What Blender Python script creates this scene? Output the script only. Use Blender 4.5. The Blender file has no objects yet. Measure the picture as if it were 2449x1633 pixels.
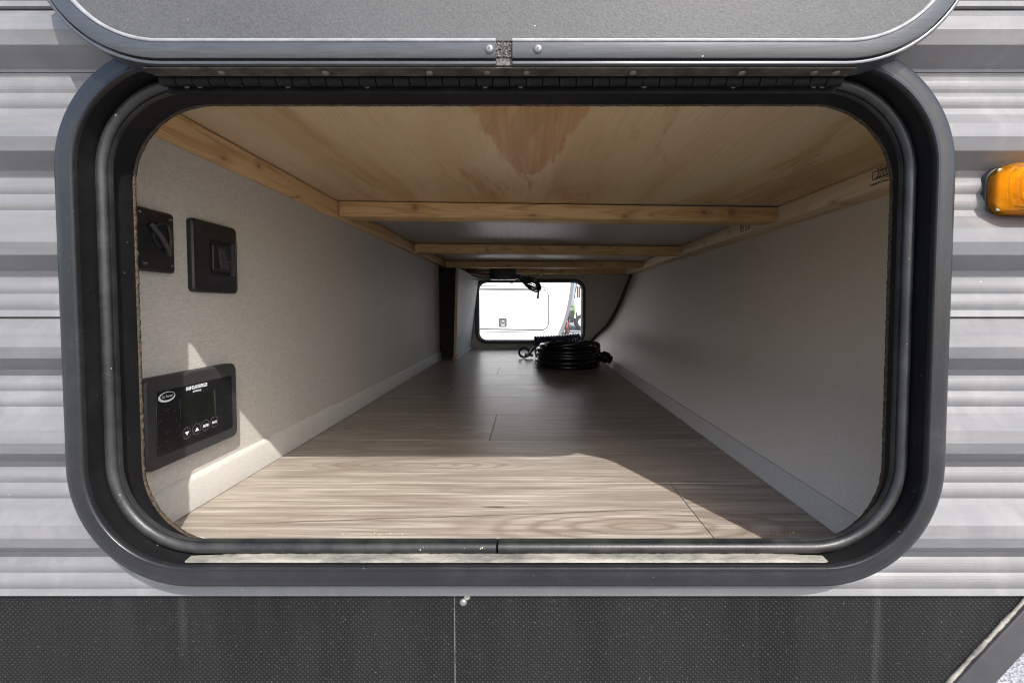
import bpy, bmesh, math, random
from mathutils import Vector, Matrix
random.seed(7)
R = math.radians
scene = bpy.context.scene
COL = scene.collection
# ------------------------------------------------------------------ camera, sky, sun, exposure
# X to the right, Y into the compartment, Z up; the camera stands at the origin, the lot lies 1 m below it
cam_d = bpy.data.cameras.new('camera'); cam = bpy.data.objects.new('camera', cam_d); COL.objects.link(cam)
cam_d.sensor_width = 36.0; cam_d.lens = 16.0
cam_d.clip_start = 0.01; cam_d.clip_end = 500
PITCH = 2.2
cam.rotation_euler = (R(90 - PITCH), 0, 0)
cam_d.shift_x = -0.0161
cam_d.shift_y = -0.0166
scene.camera = cam
world = bpy.data.worlds.new('World'); scene.world = world; world.use_nodes = True
wn = world.node_tree.nodes; wl = world.node_tree.links; wn.clear()
sky = wn.new('ShaderNodeTexSky'); sky.sky_type = 'NISHITA'; sky.sun_disc = False
SUN_DIR = Vector((-0.462, 0.968, -1.0)).normalized()
sky.sun_elevation = math.asin(-SUN_DIR.z)
sky.sun_rotation = math.atan2(-SUN_DIR.x, -SUN_DIR.y)
sky.air_density = 1.0; sky.dust_density = 2.5; sky.ozone_density = 1.0
bg = wn.new('ShaderNodeBackground'); bg.inputs[1].default_value = 0.15
wo = wn.new('ShaderNodeOutputWorld'); wl.new(sky.outputs[0], bg.inputs[0]); wl.new(bg.outputs[0], wo.inputs[0])
sun_d = bpy.data.lights.new('sun', 'SUN'); sun_d.energy = 2.6; sun_d.angle = R(0.55); sun_d.color = (1.0, 0.955, 0.90)
sun = bpy.data.objects.new('sun', sun_d); COL.objects.link(sun)
sun.rotation_euler = SUN_DIR.to_track_quat('-Z', 'Y').to_euler(); sun.location = (3, -4, 6)
vs = scene.view_settings; vs.view_transform = 'Standard'; vs.look = 'None'; vs.gamma = 1.0
vs.use_curve_mapping = False; vs.exposure = 1.34
scene.cycles.max_bounces = 10; scene.cycles.diffuse_bounces = 8; scene.cycles.glossy_bounces = 4
scene.cycles.sample_clamp_indirect = 6.0
scene.cycles.use_denoising = True; scene.cycles.filter_width = 1.1
scene.cycles.use_adaptive_sampling = True; scene.cycles.adaptive_threshold = 0.015

# ------------------------------------------------------------------ node helpers
class NT:
    def __init__(self, name):
        self.m = bpy.data.materials.new(name); self.m.use_nodes = True
        self.t = self.m.node_tree; self.n = self.t.nodes; self.l = self.t.links
        self.b = self.n['Principled BSDF']
        self._tc = None
    def put(self, sock, v):
        if isinstance(v, bpy.types.NodeSocket): self.l.new(v, sock)
        elif isinstance(v, tuple) and len(v) == 3 and sock.type == 'RGBA': sock.default_value = (*v, 1)
        else: sock.default_value = v
    def coord(self):
        if not self._tc: self._tc = self.n.new('ShaderNodeTexCoord')
        return self._tc.outputs['Object']
    def rnd(self):
        return self.n.new('ShaderNodeObjectInfo').outputs['Random']
    def mapping(self, scale, loc=(0, 0, 0), src=None):
        m = self.n.new('ShaderNodeMapping'); m.inputs['Scale'].default_value = scale
        self.put(m.inputs['Location'], loc)
        self.l.new(src or self.coord(), m.inputs['Vector']); return m.outputs[0]
    def noise(self, vec, scale=5, detail=3, rough=.5, dist=0.0):
        x = self.n.new('ShaderNodeTexNoise'); self.l.new(vec, x.inputs['Vector'])
        self.put(x.inputs['Scale'], scale); self.put(x.inputs['Detail'], detail); self.put(x.inputs['Roughness'], rough)
        self.put(x.inputs['Distortion'], dist)
        return x.outputs['Fac']
    def voro(self, vec, scale=5, out='Distance', feat='F1', rand=1.0):
        x = self.n.new('ShaderNodeTexVoronoi'); x.feature = feat; self.l.new(vec, x.inputs['Vector'])
        self.put(x.inputs['Scale'], scale); self.put(x.inputs['Randomness'], rand); return x.outputs[out]
    def math(self, op, a, b=None, c=None, clamp=False):
        x = self.n.new('ShaderNodeMath'); x.operation = op; x.use_clamp = clamp
        self.put(x.inputs[0], a)
        if b is not None: self.put(x.inputs[1], b)
        if c is not None: self.put(x.inputs[2], c)
        return x.outputs[0]
    def rng(self, v, a, b, c=0.0, d=1.0, smooth=False):
        x = self.n.new('ShaderNodeMapRange'); x.clamp = True
        if smooth: x.interpolation_type = 'SMOOTHSTEP'
        self.put(x.inputs[0], v)
        for i, k in enumerate((a, b, c, d)): self.put(x.inputs[i + 1], k)
        return x.outputs[0]
    def mix(self, f, a, b, mode='MIX'):
        x = self.n.new('ShaderNodeMix'); x.data_type = 'RGBA'; x.blend_type = mode
        self.put(x.inputs[0], f); self.put(x.inputs[6], a); self.put(x.inputs[7], b); return x.outputs[2]
    def sep(self, v=None):
        x = self.n.new('ShaderNodeSeparateXYZ'); self.l.new(v or self.coord(), x.inputs[0]); return x.outputs
    def comb(self, x, y, z):
        c = self.n.new('ShaderNodeCombineXYZ')
        for i, k in enumerate((x, y, z)): self.put(c.inputs[i], k)
        return c.outputs[0]
    def bump(self, h, strength=.3, dist=.001, normal=None):
        x = self.n.new('ShaderNodeBump'); self.put(x.inputs['Strength'], strength); self.put(x.inputs['Distance'], dist)
        self.put(x.inputs['Height'], h)
        if normal: self.l.new(normal, x.inputs['Normal'])
        return x.outputs[0]
    def speck(self, col, dust, scale, size, density, gate=3.0):
        """scattered dust specks: voronoi points smaller than size, kept where a noise is high"""
        v = self.voro(self.coord(), scale)
        g = self.noise(self.mapping((1, 1, 1), (3.1, 7.7, 1.3)), scale * .37, 2, .6)
        f = self.math('MULTIPLY', self.rng(v, size, size * .5), self.rng(g, 1 - density, 1 - density + .05))
        return self.mix(f, col, dust)
    def done(self, col, rough=.5, metal=0.0, spec=.5, normal=None, coat=0.0):
        self.put(self.b.inputs['Base Color'], col); self.put(self.b.inputs['Roughness'], rough)
        self.put(self.b.inputs['Metallic'], metal); self.put(self.b.inputs['Specular IOR Level'], spec)
        if coat: self.put(self.b.inputs['Coat Weight'], coat)
        if normal: self.l.new(normal, self.b.inputs['Normal'])
        return self.m

def plain(name, col, rough=.5, metal=0.0, spec=.5, var=.06, scale=60, bump=0.0):
    k = NT(name); n = k.noise(k.coord(), scale, 4, .6)
    c = k.mix(k.rng(n, .3, .7), tuple(x * (1 - var) for x in col), tuple(min(1, x * (1 + var)) for x in col))
    nb = k.bump(k.noise(k.coord(), scale * 8, 3), bump, .0004) if bump else None
    r = k.rng(n, .3, .7, max(.02, rough - .05), rough + .05)
    return k.done(c, r, metal, spec, nb)

def dusty_black(name, col=(.022, .023, .025), dust=(.34, .34, .33), film=(.10, .10, .10), filmamt=.35, rough=.42, specks=True, spec=.5):
    k = NT(name)
    n = k.noise(k.coord(), 14, 5, .65); n2 = k.noise(k.coord(), 90, 4, .7)
    f = k.math('MULTIPLY', k.rng(n, .42, .75), k.rng(n2, .3, .75))
    c = k.mix(k.math('MULTIPLY', f, filmamt), col, film)
    if specks:
        c = k.speck(c, tuple(x * .55 for x in dust), 160, .12, .35)
        c = k.speck(c, tuple(x * .35 for x in dust), 420, .2, .38)
    nb = k.bump(k.noise(k.coord(), 700, 3), .15, .0004)
    return k.done(c, k.rng(f, 0, 1, rough, rough + .3), 0, spec, nb)

M = {}
# siding paint
k = NT('siding_paint')
c = k.mix(k.rng(k.noise(k.mapping((2, 1, 30)), 6, 4), .3, .7), (.118, .119, .1235), (.138, .139, .1435))
n = k.noise(k.mapping((3, 1, 1.6)), 9, 5, .7); c = k.mix(k.math('MULTIPLY', k.rng(n, .50, .8), .45), c, (.235, .23, .222))
st = k.noise(k.mapping((38, 1, 2.2)), 1, 4, .6); c = k.mix(k.rng(st, .55, .8, 0, .35), c, (.115, .112, .108))
c = k.speck(c, (.5, .49, .47), 120, .10, .33)
wave = k.noise(k.mapping((7, 1, 26)), 1, 2)
M['siding'] = k.done(c, k.rng(n, .4, .75, .34, .5), 0, .45, k.bump(k.noise(k.coord(), 900, 3), .10, .0004, k.bump(wave, .25, .004)))
M['flange'] = dusty_black('black_flange_plastic', (.010, .0105, .012), film=(.045, .045, .045), filmamt=.4, rough=.33, spec=.4)
M['channel'] = dusty_black('black_channel', (.0055, .0055, .006), film=(.03, .03, .028), filmamt=.25, rough=.5, spec=.18)
k = NT('bulb_seal_rubber')
w = k.noise(k.coord(), 420, 3, .6)
c = k.mix(k.rng(k.noise(k.coord(), 22, 5, .7), .4, .75), (.009, .0095, .0105), (.034, .035, .034))
c = k.speck(c, (.45, .44, .30), 300, .2, .36)
M['seal'] = k.done(c, .40, 0, .38, k.bump(w, .3, .0006))
k = NT('whitish_sealant')  # sealant of the trim bead; also colours the whitish channel strip
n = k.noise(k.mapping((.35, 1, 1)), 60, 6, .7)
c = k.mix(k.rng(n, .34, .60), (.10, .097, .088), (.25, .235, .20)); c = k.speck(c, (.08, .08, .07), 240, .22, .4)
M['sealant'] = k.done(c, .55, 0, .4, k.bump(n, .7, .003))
k = NT('raw_ply_edge')
n = k.noise(k.coord(), 260, 5, .8); c = k.mix(k.rng(n, .35, .65), (.03, .024, .018), (.12, .092, .062))
M['plyedge'] = k.done(c, .9, 0, .2, k.bump(n, 1, .003))
# lid
k = NT('lid_inner_panel')
n = k.noise(k.coord(), 620, 4, .6); n0 = k.noise(k.coord(), 5, 4, .6)
c = k.mix(k.rng(n, .33, .67), (.040, .0415, .0445), (.066, .0675, .070)); c = k.mix(k.rng(n0, .4, .75, 0, .3), c, (.085, .0865, .085))
c = k.speck(c, (.5, .49, .47), 150, .09, .35)
M['lidpanel'] = k.done(c, .58, 0, .3, k.bump(n, .35, .0010))
k = NT('lid_aluminium')
n = k.noise(k.mapping((4, 60, 60)), 10, 4); c = k.mix(k.rng(n, .3, .7), (.048, .051, .056), (.066, .070, .076))
c = k.speck(c, (.6, .6, .6), 170, .13, .36)
M['lidframe'] = k.done(c, .30, .35, .5)
M['lidlip'] = plain('lid_inner_lip', (.26, .265, .275), .4, .2, var=.2, scale=90)
M['foam'] = plain('grey_foam', (.085, .083, .08), .95, var=.8, scale=420, bump=1.0)
M['rivet'] = plain('rivet_metal', (.20, .20, .20), .38, .6, var=.15, scale=200)
M['rivetdull'] = plain('dull_rivet', (.17, .15, .12), .5, .5, var=.25, scale=200)
k = NT('dirty_hinge_leaf')
n = k.noise(k.mapping((1, 1, 1)), 60, 5, .7); c = k.mix(k.rng(n, .35, .7), (.025, .02, .016), (.10, .08, .06))
M['leaf'] = k.done(c, .7, .1, .3, k.bump(n, .5, .001))
M['knuckle'] = dusty_black('hinge_knuckle_black', (.006, .006, .006), dust=(.2, .2, .12), film=(.04, .04, .036), filmamt=.4, spec=.12, rough=.55)
# interior wall lining
def linen(name, ca, cb, axis='y'):
    k = NT(name)
    a = k.noise(k.mapping((60, 120, 900)), 1, 2, .5); b = k.noise(k.mapping((60, 900, 140), (5, 5, 5)), 1, 2, .5)
    w = k.math('ADD', k.math('MULTIPLY', a, .6), k.math('MULTIPLY', b, .4))
    big = k.noise(k.coord(), 3, 3)
    c = k.mix(k.rng(w, .36, .64), ca, cb); c = k.mix(k.rng(big, .35, .7, 0, .25), c, tuple(x * .86 for x in ca))
    c = k.speck(c, tuple(x * .35 for x in ca), 26, .035, .33)
    sc = k.math('MULTIPLY', k.rng(k.noise(k.mapping((1, 30, 4)), 1, 4, .7), .66, .72), k.rng(k.noise(k.coord(), 6, 3), .45, .65)); c = k.mix(k.math('MULTIPLY', sc, .30), c, tuple(x * .62 for x in ca))
    return k.done(c, .62, 0, .35, k.bump(w, .40, .0010, k.bump(k.noise(k.coord(), 4, 2), .25, .02)))
M['linen'] = linen('linen_wallboard', (.44, .418, .382), (.58, .554, .513))
k = NT('pebbled_wallboard')
n = k.noise(k.coord(), 520, 3, .6); big = k.noise(k.coord(), 2.5, 3)
c = k.mix(k.rng(n, .33, .67), (.53, .488, .43), (.66, .615, .548)); c = k.mix(k.rng(big, .35, .7, 0, .2), c, (.48, .44, .39))
sc = k.math('MULTIPLY', k.rng(k.noise(k.mapping((6, 22, 5)), 1, 4, .7), .66, .73), k.rng(k.noise(k.coord(), 5, 3), .45, .65)); c = k.mix(k.math('MULTIPLY', sc, .30), c, (.27, .245, .21))
M['pebble'] = k.done(c, .55, 0, .4, k.bump(n, .45, .0014, k.bump(k.noise(k.coord(), 3.5, 2), .3, .02)))
M['backwall'] = plain('back_wallboard', (.40, .38, .35), .6, var=.05, scale=300, bump=.3)
M['baseboard'] = linen('baseboard_wrap', (.47, .45, .415), (.57, .55, .51))
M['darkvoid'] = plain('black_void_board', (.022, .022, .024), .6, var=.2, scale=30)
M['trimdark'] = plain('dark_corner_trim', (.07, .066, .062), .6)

# woods
def wood_fig(k, long, s_long=1.6, s_cross=16, rings=9, off=None):
    """cathedral figure + fine grain along one axis (0 = x, 1 = y)"""
    sc = [s_cross] * 3; sc[long] = s_long
    loc = off if off is not None else (0, 0, 0)
    f0 = k.noise(k.mapping(tuple(sc), loc), 1, 2, .45, .6)
    ring = k.math('PINGPONG', k.math('MULTIPLY', f0, rings), 1.0)
    sg = [520] * 3; sg[long] = 9
    g = k.noise(k.mapping(tuple(sg), loc), 1, 4, .65)
    sg2 = [150] * 3; sg2[long] = 5
    g2 = k.noise(k.mapping(tuple(sg2), loc), 1, 4, .7)
    return ring, g, g2, f0
k = NT('oak_plank_vinyl')
r = k.rnd(); off = k.comb(k.math('MULTIPLY', r, 37.0), k.math('MULTIPLY', r, 91.0), 0.0)
ring, g, g2, f0 = wood_fig(k, 0, 1.5, 13, 11, off)
c = k.mix(k.rng(g2, .34, .64), (.150, .128, .104), (.445, .40, .34))
c = k.mix(k.math('MULTIPLY', k.rng(ring, .45, 1.0), .62), c, (.175, .135, .105))
c = k.mix(k.rng(g, .44, .62, 0, .55), c, (.15, .122, .098))
c = k.mix(k.math('MULTIPLY', r, .15), c, (.46, .42, .37))
stk = k.noise(k.mapping((4.5, 95, 95), off), 1, 4, .7, .3); c = k.mix(k.rng(stk, .54, .66, 0, .38), c, (.13, .106, .085))
dk = k.math('MULTIPLY', k.rng(k.noise(k.mapping((3, 46, 46), off), 1, 3, .6, .8), .70, .76), .75)
c = k.mix(dk, c, (.045, .034, .027))
X, Y, Z = k.sep()
wob = k.noise(k.mapping((7, 40, 1)), 1, 3, .6)
for (fx, fy, ax, ay, fr_) in ((-.177, .726, .190, .030, 5.2), (.13, .520, .20, .050, 4.4), (-.30, .95, .20, .05, 4.0)):
    qx = k.math('DIVIDE', k.math('SUBTRACT', X, fx), ax); qy = k.math('DIVIDE', k.math('SUBTRACT', Y, fy), ay)
    q = k.math('SQRT', k.math('ADD', k.math('MULTIPLY', qx, qx), k.math('MULTIPLY', qy, qy)))
    rg = k.math('PINGPONG', k.math('ADD', k.math('MULTIPLY', q, fr_), k.math('MULTIPLY', wob, 1.4)), .5)
    msk = k.math('MULTIPLY', k.rng(q, 1.25, .7), k.rng(rg, .20, .48))
    c = k.mix(k.math('MULTIPLY', msk, .62), c, (.14, .105, .078))
ck = k.math('ABSOLUTE', k.math('SUBTRACT', Y, k.math('ADD', k.math('ADD', k.math('MULTIPLY', X, .074), .5525), k.math('MULTIPLY', k.math('SUBTRACT', k.noise(k.mapping((14, 0, 0)), 1, 3), .5), .010))))
ckm = k.math('MULTIPLY', k.rng(ck, .0016, .0004), k.math('MULTIPLY', k.rng(X, -.36, -.30), k.rng(X, .18, .14)))
c = k.mix(k.math('MULTIPLY', ckm, .8), c, (.07, .05, .04))
kx = k.math('DIVIDE', k.math('ADD', X, .044), .016); ky = k.math('DIVIDE', k.math('ADD', k.math('SUBTRACT', Y, .572), k.math('MULTIPLY', k.math('SUBTRACT', wob, .5), .006)), .0022)
kq = k.math('SQRT', k.math('ADD', k.math('MULTIPLY', kx, kx), k.math('MULTIPLY', ky, ky)))
c = k.mix(k.rng(kq, 1.2, .6, 0, .85), c, (.05, .036, .028))
c = k.speck(c, (.62, .56, .44), 55, .03, .33)
nb = k.bump(g, .16, .0006, k.bump(g2, .12, .0008))
M['oak'] = k.done(c, k.rng(g2, .3, .7, .28, .40), 0, .5, nb)
k = NT('plywood_fir')
ring, g, g2, f0 = wood_fig(k, 1, .9, 7.5, 5)
X, Y, Z = k.sep()
c = k.mix(k.rng(f0, .36, .62), (.60, .465, .285), (.52, .36, .175))
c = k.mix(k.math('MULTIPLY', k.rng(ring, .6, 1.0), .35), c, (.36, .22, .10))
c = k.mix(k.rng(g2, .5, .75, 0, .35), c, (.33, .21, .105))
wv = k.noise(k.mapping((60, 14, 1)), 1, 4, .7)
halfw = k.math('MULTIPLY', k.math('SQRT', k.math('MAXIMUM', k.math('SUBTRACT', .80, Y), 0.0)), .135)
d = k.math('SUBTRACT', k.math('ABSOLUTE', k.math('SUBTRACT', X, .002)), k.math('ADD', halfw, k.math('MULTIPLY', k.math('SUBTRACT', wv, .5), .06)))
heart = k.rng(d, .004, -.006)
c = k.mix(k.math('MULTIPLY', heart, k.rng(g2, .25, .75, .45, 1.0)), c, (.40, .20, .07))
side = k.math('MULTIPLY', k.rng(k.noise(k.mapping((9, 2.2, 1), (2.2, .3, 0)), 1, 5, .65, .8), .52, .58), k.rng(k.noise(k.mapping((160, 9, 1)), 1, 3, .6), .3, .7, .25, .85))
c = k.mix(side, c, (.37, .215, .09))
dash = k.math('MULTIPLY', k.rng(k.noise(k.mapping((420, 22, 1)), 1, 3, .6), .60, .68), k.rng(k.noise(k.mapping((9, 3, 1)), 1, 3), .42, .62))
c = k.mix(k.math('MULTIPLY', dash, .55), c, (.27, .145, .06))
pale = k.rng(k.noise(k.mapping((5, 1.4, 1), (4, 4, 0)), 1, 3, .5, .4), .50, .66)
c = k.mix(k.math('MULTIPLY', pale, .35), c, (.62, .52, .355))
M['ply'] = k.done(c, .55, 0, .35, k.bump(g2, .2, .0008))
k = NT('plywood_grey_face')
ring, g, g2, f0 = wood_fig(k, 1, .9, 9, 4)
c = k.mix(k.rng(g2, .3, .7), (.33, .31, .285), (.46, .43, .40))
M['plygrey'] = k.done(c, .42, 0, .45, k.bump(g2, .25, .001))
def pine(name, long, knots, pale=(.66, .46, .245), dark=(.44, .255, .10), seed=0.0):
    k = NT(name)
    ring, g, g2, f0 = wood_fig(k, long, 1.6, 46, 11, (seed, seed * 1.7, seed * .6))
    c = k.mix(k.rng(f0, .3, .7), pale, tuple(.5 * (a + b) for a, b in zip(pale, dark)))
    c = k.mix(k.math('MULTIPLY', k.rng(ring, .62, .95), .75), c, dark)
    c = k.mix(k.rng(g, .5, .75, 0, .3), c, dark)
    xyz = k.sep(); A = xyz[long]; B = xyz[2]
    wob = k.math('MULTIPLY', k.math('SUBTRACT', k.noise(k.coord(), 90, 3), .5), .006)
    for (a, b, ra, rb) in knots:
        da = k.math('DIVIDE', k.math('ADD', k.math('SUBTRACT', A, a), wob), ra)
        db = k.math('DIVIDE', k.math('SUBTRACT', B, b), rb)
        q = k.math('SQRT', k.math('ADD', k.math('MULTIPLY', da, da), k.math('MULTIPLY', db, db)))
        c = k.mix(k.rng(q, 2.6, .7, 0, .42), c, (.36, .20, .09))
        c = k.mix(k.rng(q, .8, .35, 0, .62), c, (.17, .085, .045))
    return k.done(c, .6, 0, .3, k.bump(g2, .2, .0008))

# generic
M['blackplastic'] = dusty_black('black_plastic_plate', (.012, .012, .013), filmamt=.15, rough=.38, specks=False)
M['greyblack'] = dusty_black('charcoal_bezel_plastic', (.030, .030, .031), filmamt=.25, rough=.55, specks=False)
k = NT('controller_face')
c = k.speck((.012, .012, .014), (.35, .35, .34), 520, .25, .42)
M['ctrlface'] = k.done(c, .25, 0, .5)
k = NT('lcd_glass')
c = k.mix(k.rng(k.noise(k.coord(), 60, 3), .4, .7), (.009, .0098, .009), (.012, .0145, .0115)); c = k.speck(c, (.2, .22, .2), 520, .25, .4)
M['lcd'] = k.done(c, .16, 0, .5)
M['print'] = plain('white_print', (.72, .78, .82), .5, var=.03)
M['ink'] = plain('black_stamp_ink', (.03, .028, .03), .7, var=.2, scale=400)
M['cord'] = plain('black_cord_jacket', (.010, .010, .011), .24, spec=.5, var=.2)
M['hose'] = plain('navy_hose', (.035, .052, .115), .26, spec=.5, var=.15)
M['wireblack'] = plain('black_wire', (.014, .013, .013), .45)
M['wirered'] = plain('red_wire', (.28, .03, .025), .45)
M['wiregreen'] = plain('green_wire', (.03, .13, .08), .45)
M['wirewhite'] = plain('white_wire', (.55, .55, .53), .45)
M['copper'] = plain('brass_fitting', (.50, .22, .07), .35, .8)
M['chrome'] = plain('chrome', (.62, .62, .64), .18, 1.0)
M['skin_white'] = plain('white_gelcoat', (.80, .81, .82), .35, var=.02, scale=4)
M['gasket'] = plain('dark_gasket', (.05, .05, .05), .6)
M['greytrim'] = plain('grey_trim_strip', (.13, .13, .13), .5)
M['farblack'] = plain('weathered_black', (.03, .032, .036), .45, var=.3, scale=30)
M['farred'] = plain('red_hose', (.55, .07, .05), .5)
M['steel'] = plain('galvanised_steel', (.45, .46, .47), .4, .7)
M['tyre'] = plain('tyre_rubber', (.025, .025, .026), .8)
M['rim'] = plain('wheel_rim', (.5, .5, .5), .4, .5)
M['farwin'] = plain('tinted_window', (.05, .035, .03), .12)
M['tan'] = plain('tan_panel', (.42, .35, .25), .6)
M['greenstripe'] = plain('green_stripe', (.15, .30, .05), .5)
M['bark'] = plain('bark', (.10, .075, .055), .9, var=.3)
k = NT('foliage'); c = k.mix(k.rng(k.noise(k.coord(), 3, 3), .3, .7), (.03, .055, .018), (.10, .13, .045)); M['leafgreen'] = k.done(c, .6)
k = NT('lot_asphalt')
n = k.noise(k.coord(), 180, 4, .8); v = k.voro(k.coord(), 110); big = k.noise(k.coord(), .6, 4)
c = k.mix(k.rng(n, .3, .7), (.15, .155, .165), (.34, .34, .35)); c = k.mix(k.rng(big, .35, .7, 0, .4), c, (.36, .355, .34))
M['asphalt'] = k.done(c, .7, 0, .5, k.bump(v, .8, .006))
# nubbed skirt
k = NT('nubbed_skirt_plastic')
X, Y, Z = k.sep()
u = k.math('MULTIPLY', X, 2 * math.pi / .0046); v_ = k.math('MULTIPLY', Z, 2 * math.pi / .0046)
nub = k.math('MULTIPLY', k.math('COSINE', u), k.math('COSINE', v_))
nubh = k.rng(nub, .1, .9, 0, 1, True)
fade = k.rng(k.noise(k.mapping((3, 1, 3)), 1.6, 3), .35, .6, .35, 1.0)
film = k.math('MULTIPLY', k.rng(k.noise(k.mapping((14, 1, 2)), 1.5, 4, .6), .35, .75), .55)
c = k.mix(k.math('MULTIPLY', k.math('MULTIPLY', nubh, fade), .55), (.0055, .0055, .0058), (.030, .030, .0305)); c = k.mix(k.math('MULTIPLY', film, .5), c, (.032, .032, .032))
c = k.speck(c, (.22, .225, .22), 90, .05, .40); c = k.speck(c, (.12, .125, .125), 210, .12, .43)
sm = k.math('MULTIPLY', k.rng(k.noise(k.mapping((26, 1, .8)), 1, 3, .5), .66, .74), k.rng(k.noise(k.mapping((60, 1, 8)), 1, 3), .35, .6)); c = k.mix(k.math('MULTIPLY', sm, .28), c, (.075, .075, .073)); c = k.speck(c, (.10, .10, .10), 380, .16, .50)
scr = k.math('MULTIPLY', k.rng(k.math('ABSOLUTE', k.math('ADD', X, .0658)), .0005, .0002), k.rng(k.noise(k.coord(), 60, 3), .35, .55)); c = k.mix(k.math('MULTIPLY', scr, .6), c, (.2, .2, .2))
M['skirt'] = k.done(c, .6, 0, .16, k.bump(nubh, .7, .0012))
M['trimblack'] = dusty_black('black_edge_trim', (.028, .028, .032), filmamt=.3, rough=.35)
# amber lens: transparent plastic
k = NT('amber_lens')
tb = k.n.new('ShaderNodeBsdfTransparent'); tb.inputs[0].default_value = (1.0, .86, .42, 1)
tl = k.n.new('ShaderNodeBsdfTranslucent'); tl.inputs[0].default_value = (1.0, .66, .12, 1)
gl = k.n.new('ShaderNodeBsdfGlossy'); gl.inputs[1].default_value = .12
fz = k.n.new('ShaderNodeFresnel'); fz.inputs[0].default_value = 1.3
m1 = k.n.new('ShaderNodeMixShader'); k.put(m1.inputs[0], k.rng(k.noise(k.coord(), 120, 3), .3, .7, .45, .58)); k.l.new(tb.outputs[0], m1.inputs[1]); k.l.new(tl.outputs[0], m1.inputs[2])
m2 = k.n.new('ShaderNodeMixShader'); k.l.new(fz.outputs[0], m2.inputs[0]); k.l.new(m1.outputs[0], m2.inputs[1]); k.l.new(gl.outputs[0], m2.inputs[2])
k.l.new(m2.outputs[0], k.n['Material Output'].inputs[0]); k.n.remove(k.b)
M['amber'] = k.m
M['amberin'] = plain('amber_reflector', (.98, .88, .66), .3, .0, var=.05)
M['lampbase'] = plain('lamp_base_black', (.03, .03, .032), .5)

# ------------------------------------------------------------------ object helpers
ORI = {}
def link(o, parent=None):
    COL.objects.link(o)
    if parent:
        o.parent = parent; o.matrix_parent_inverse = Matrix.Translation(-ORI.get(parent.name, Vector((0, 0, 0))))
    return o
def tag(o, label=None, cat=None, group=None, kind=None):
    if label: o['label'] = label
    if cat: o['category'] = cat
    if group: o['group'] = group
    if kind: o['kind'] = kind
    return o
def thing(name, loc, label, cat, group=None):
    o = bpy.data.objects.new(name, None); COL.objects.link(o); o.location = loc; o.empty_display_size = .02
    ORI[o.name] = Vector(loc); return tag(o, label, cat, group)
def mesh(name, v, f, mt, parent=None, smooth=False, auto=None):
    me = bpy.data.meshes.new(name); me.from_pydata([tuple(p) for p in v], [], f); me.update()
    if mt: me.materials.append(M[mt] if isinstance(mt, str) else mt)
    if smooth or auto:
        me.shade_smooth()
        if auto: me.set_sharp_from_angle(angle=R(auto))
    return link(bpy.data.objects.new(name, me), parent)
def from_bm(name, bm, mt, parent=None, smooth=False, auto=None):
    me = bpy.data.meshes.new(name); bmesh.ops.recalc_face_normals(bm, faces=bm.faces); bm.to_mesh(me); bm.free()
    me.materials.append(M[mt] if isinstance(mt, str) else mt)
    if smooth or auto:
        me.shade_smooth()
        if auto: me.set_sharp_from_angle(angle=R(auto))
    return link(bpy.data.objects.new(name, me), parent)
def box(name, x0, x1, y0, y1, z0, z1, mt, parent=None, bev=0.0, seg=2, skew=None):
    bm = bmesh.new()
    P = [(x, y, z) for x in (x0, x1) for y in (y0, y1) for z in (z0, z1)]
    vv = [bm.verts.new(p) for p in P]
    for q in ((0, 1, 3, 2), (4, 6, 7, 5), (0, 4, 5, 1), (2, 3, 7, 6), (0, 2, 6, 4), (1, 5, 7, 3)): bm.faces.new([vv[i] for i in q])
    bmesh.ops.recalc_face_normals(bm, faces=bm.faces)
    if bev: bmesh.ops.bevel(bm, geom=list(bm.edges), offset=bev, segments=seg, profile=.5, affect='EDGES')
    if skew:
        for v in bm.verts: v.co = Vector(skew(*v.co))
    return from_bm(name, bm, mt, parent, auto=40 if bev else None)
def rr(cx, cz, hw, hh, r, n=14, gap=0.0, gx=None):
    """rounded rectangle in XZ, counter-clockwise from bottom centre; open at the bottom when gap > 0"""
    r = max(r, 1e-4); pts = []
    gx = cx if gx is None else gx
    pts.append((gx + gap / 2, cz - hh))
    for (sx, sz, a0) in ((1, -1, -90), (1, 1, 0), (-1, 1, 90), (-1, -1, 180)):
        ox, oz = cx + sx * (hw - r), cz + sz * (hh - r)
        for i in range(n + 1):
            a = R(a0 + 90 * i / n); pts.append((ox + r * math.cos(a), oz + r * math.sin(a)))
    if gap: pts.append((gx - gap / 2, cz - hh))
    return pts
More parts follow.
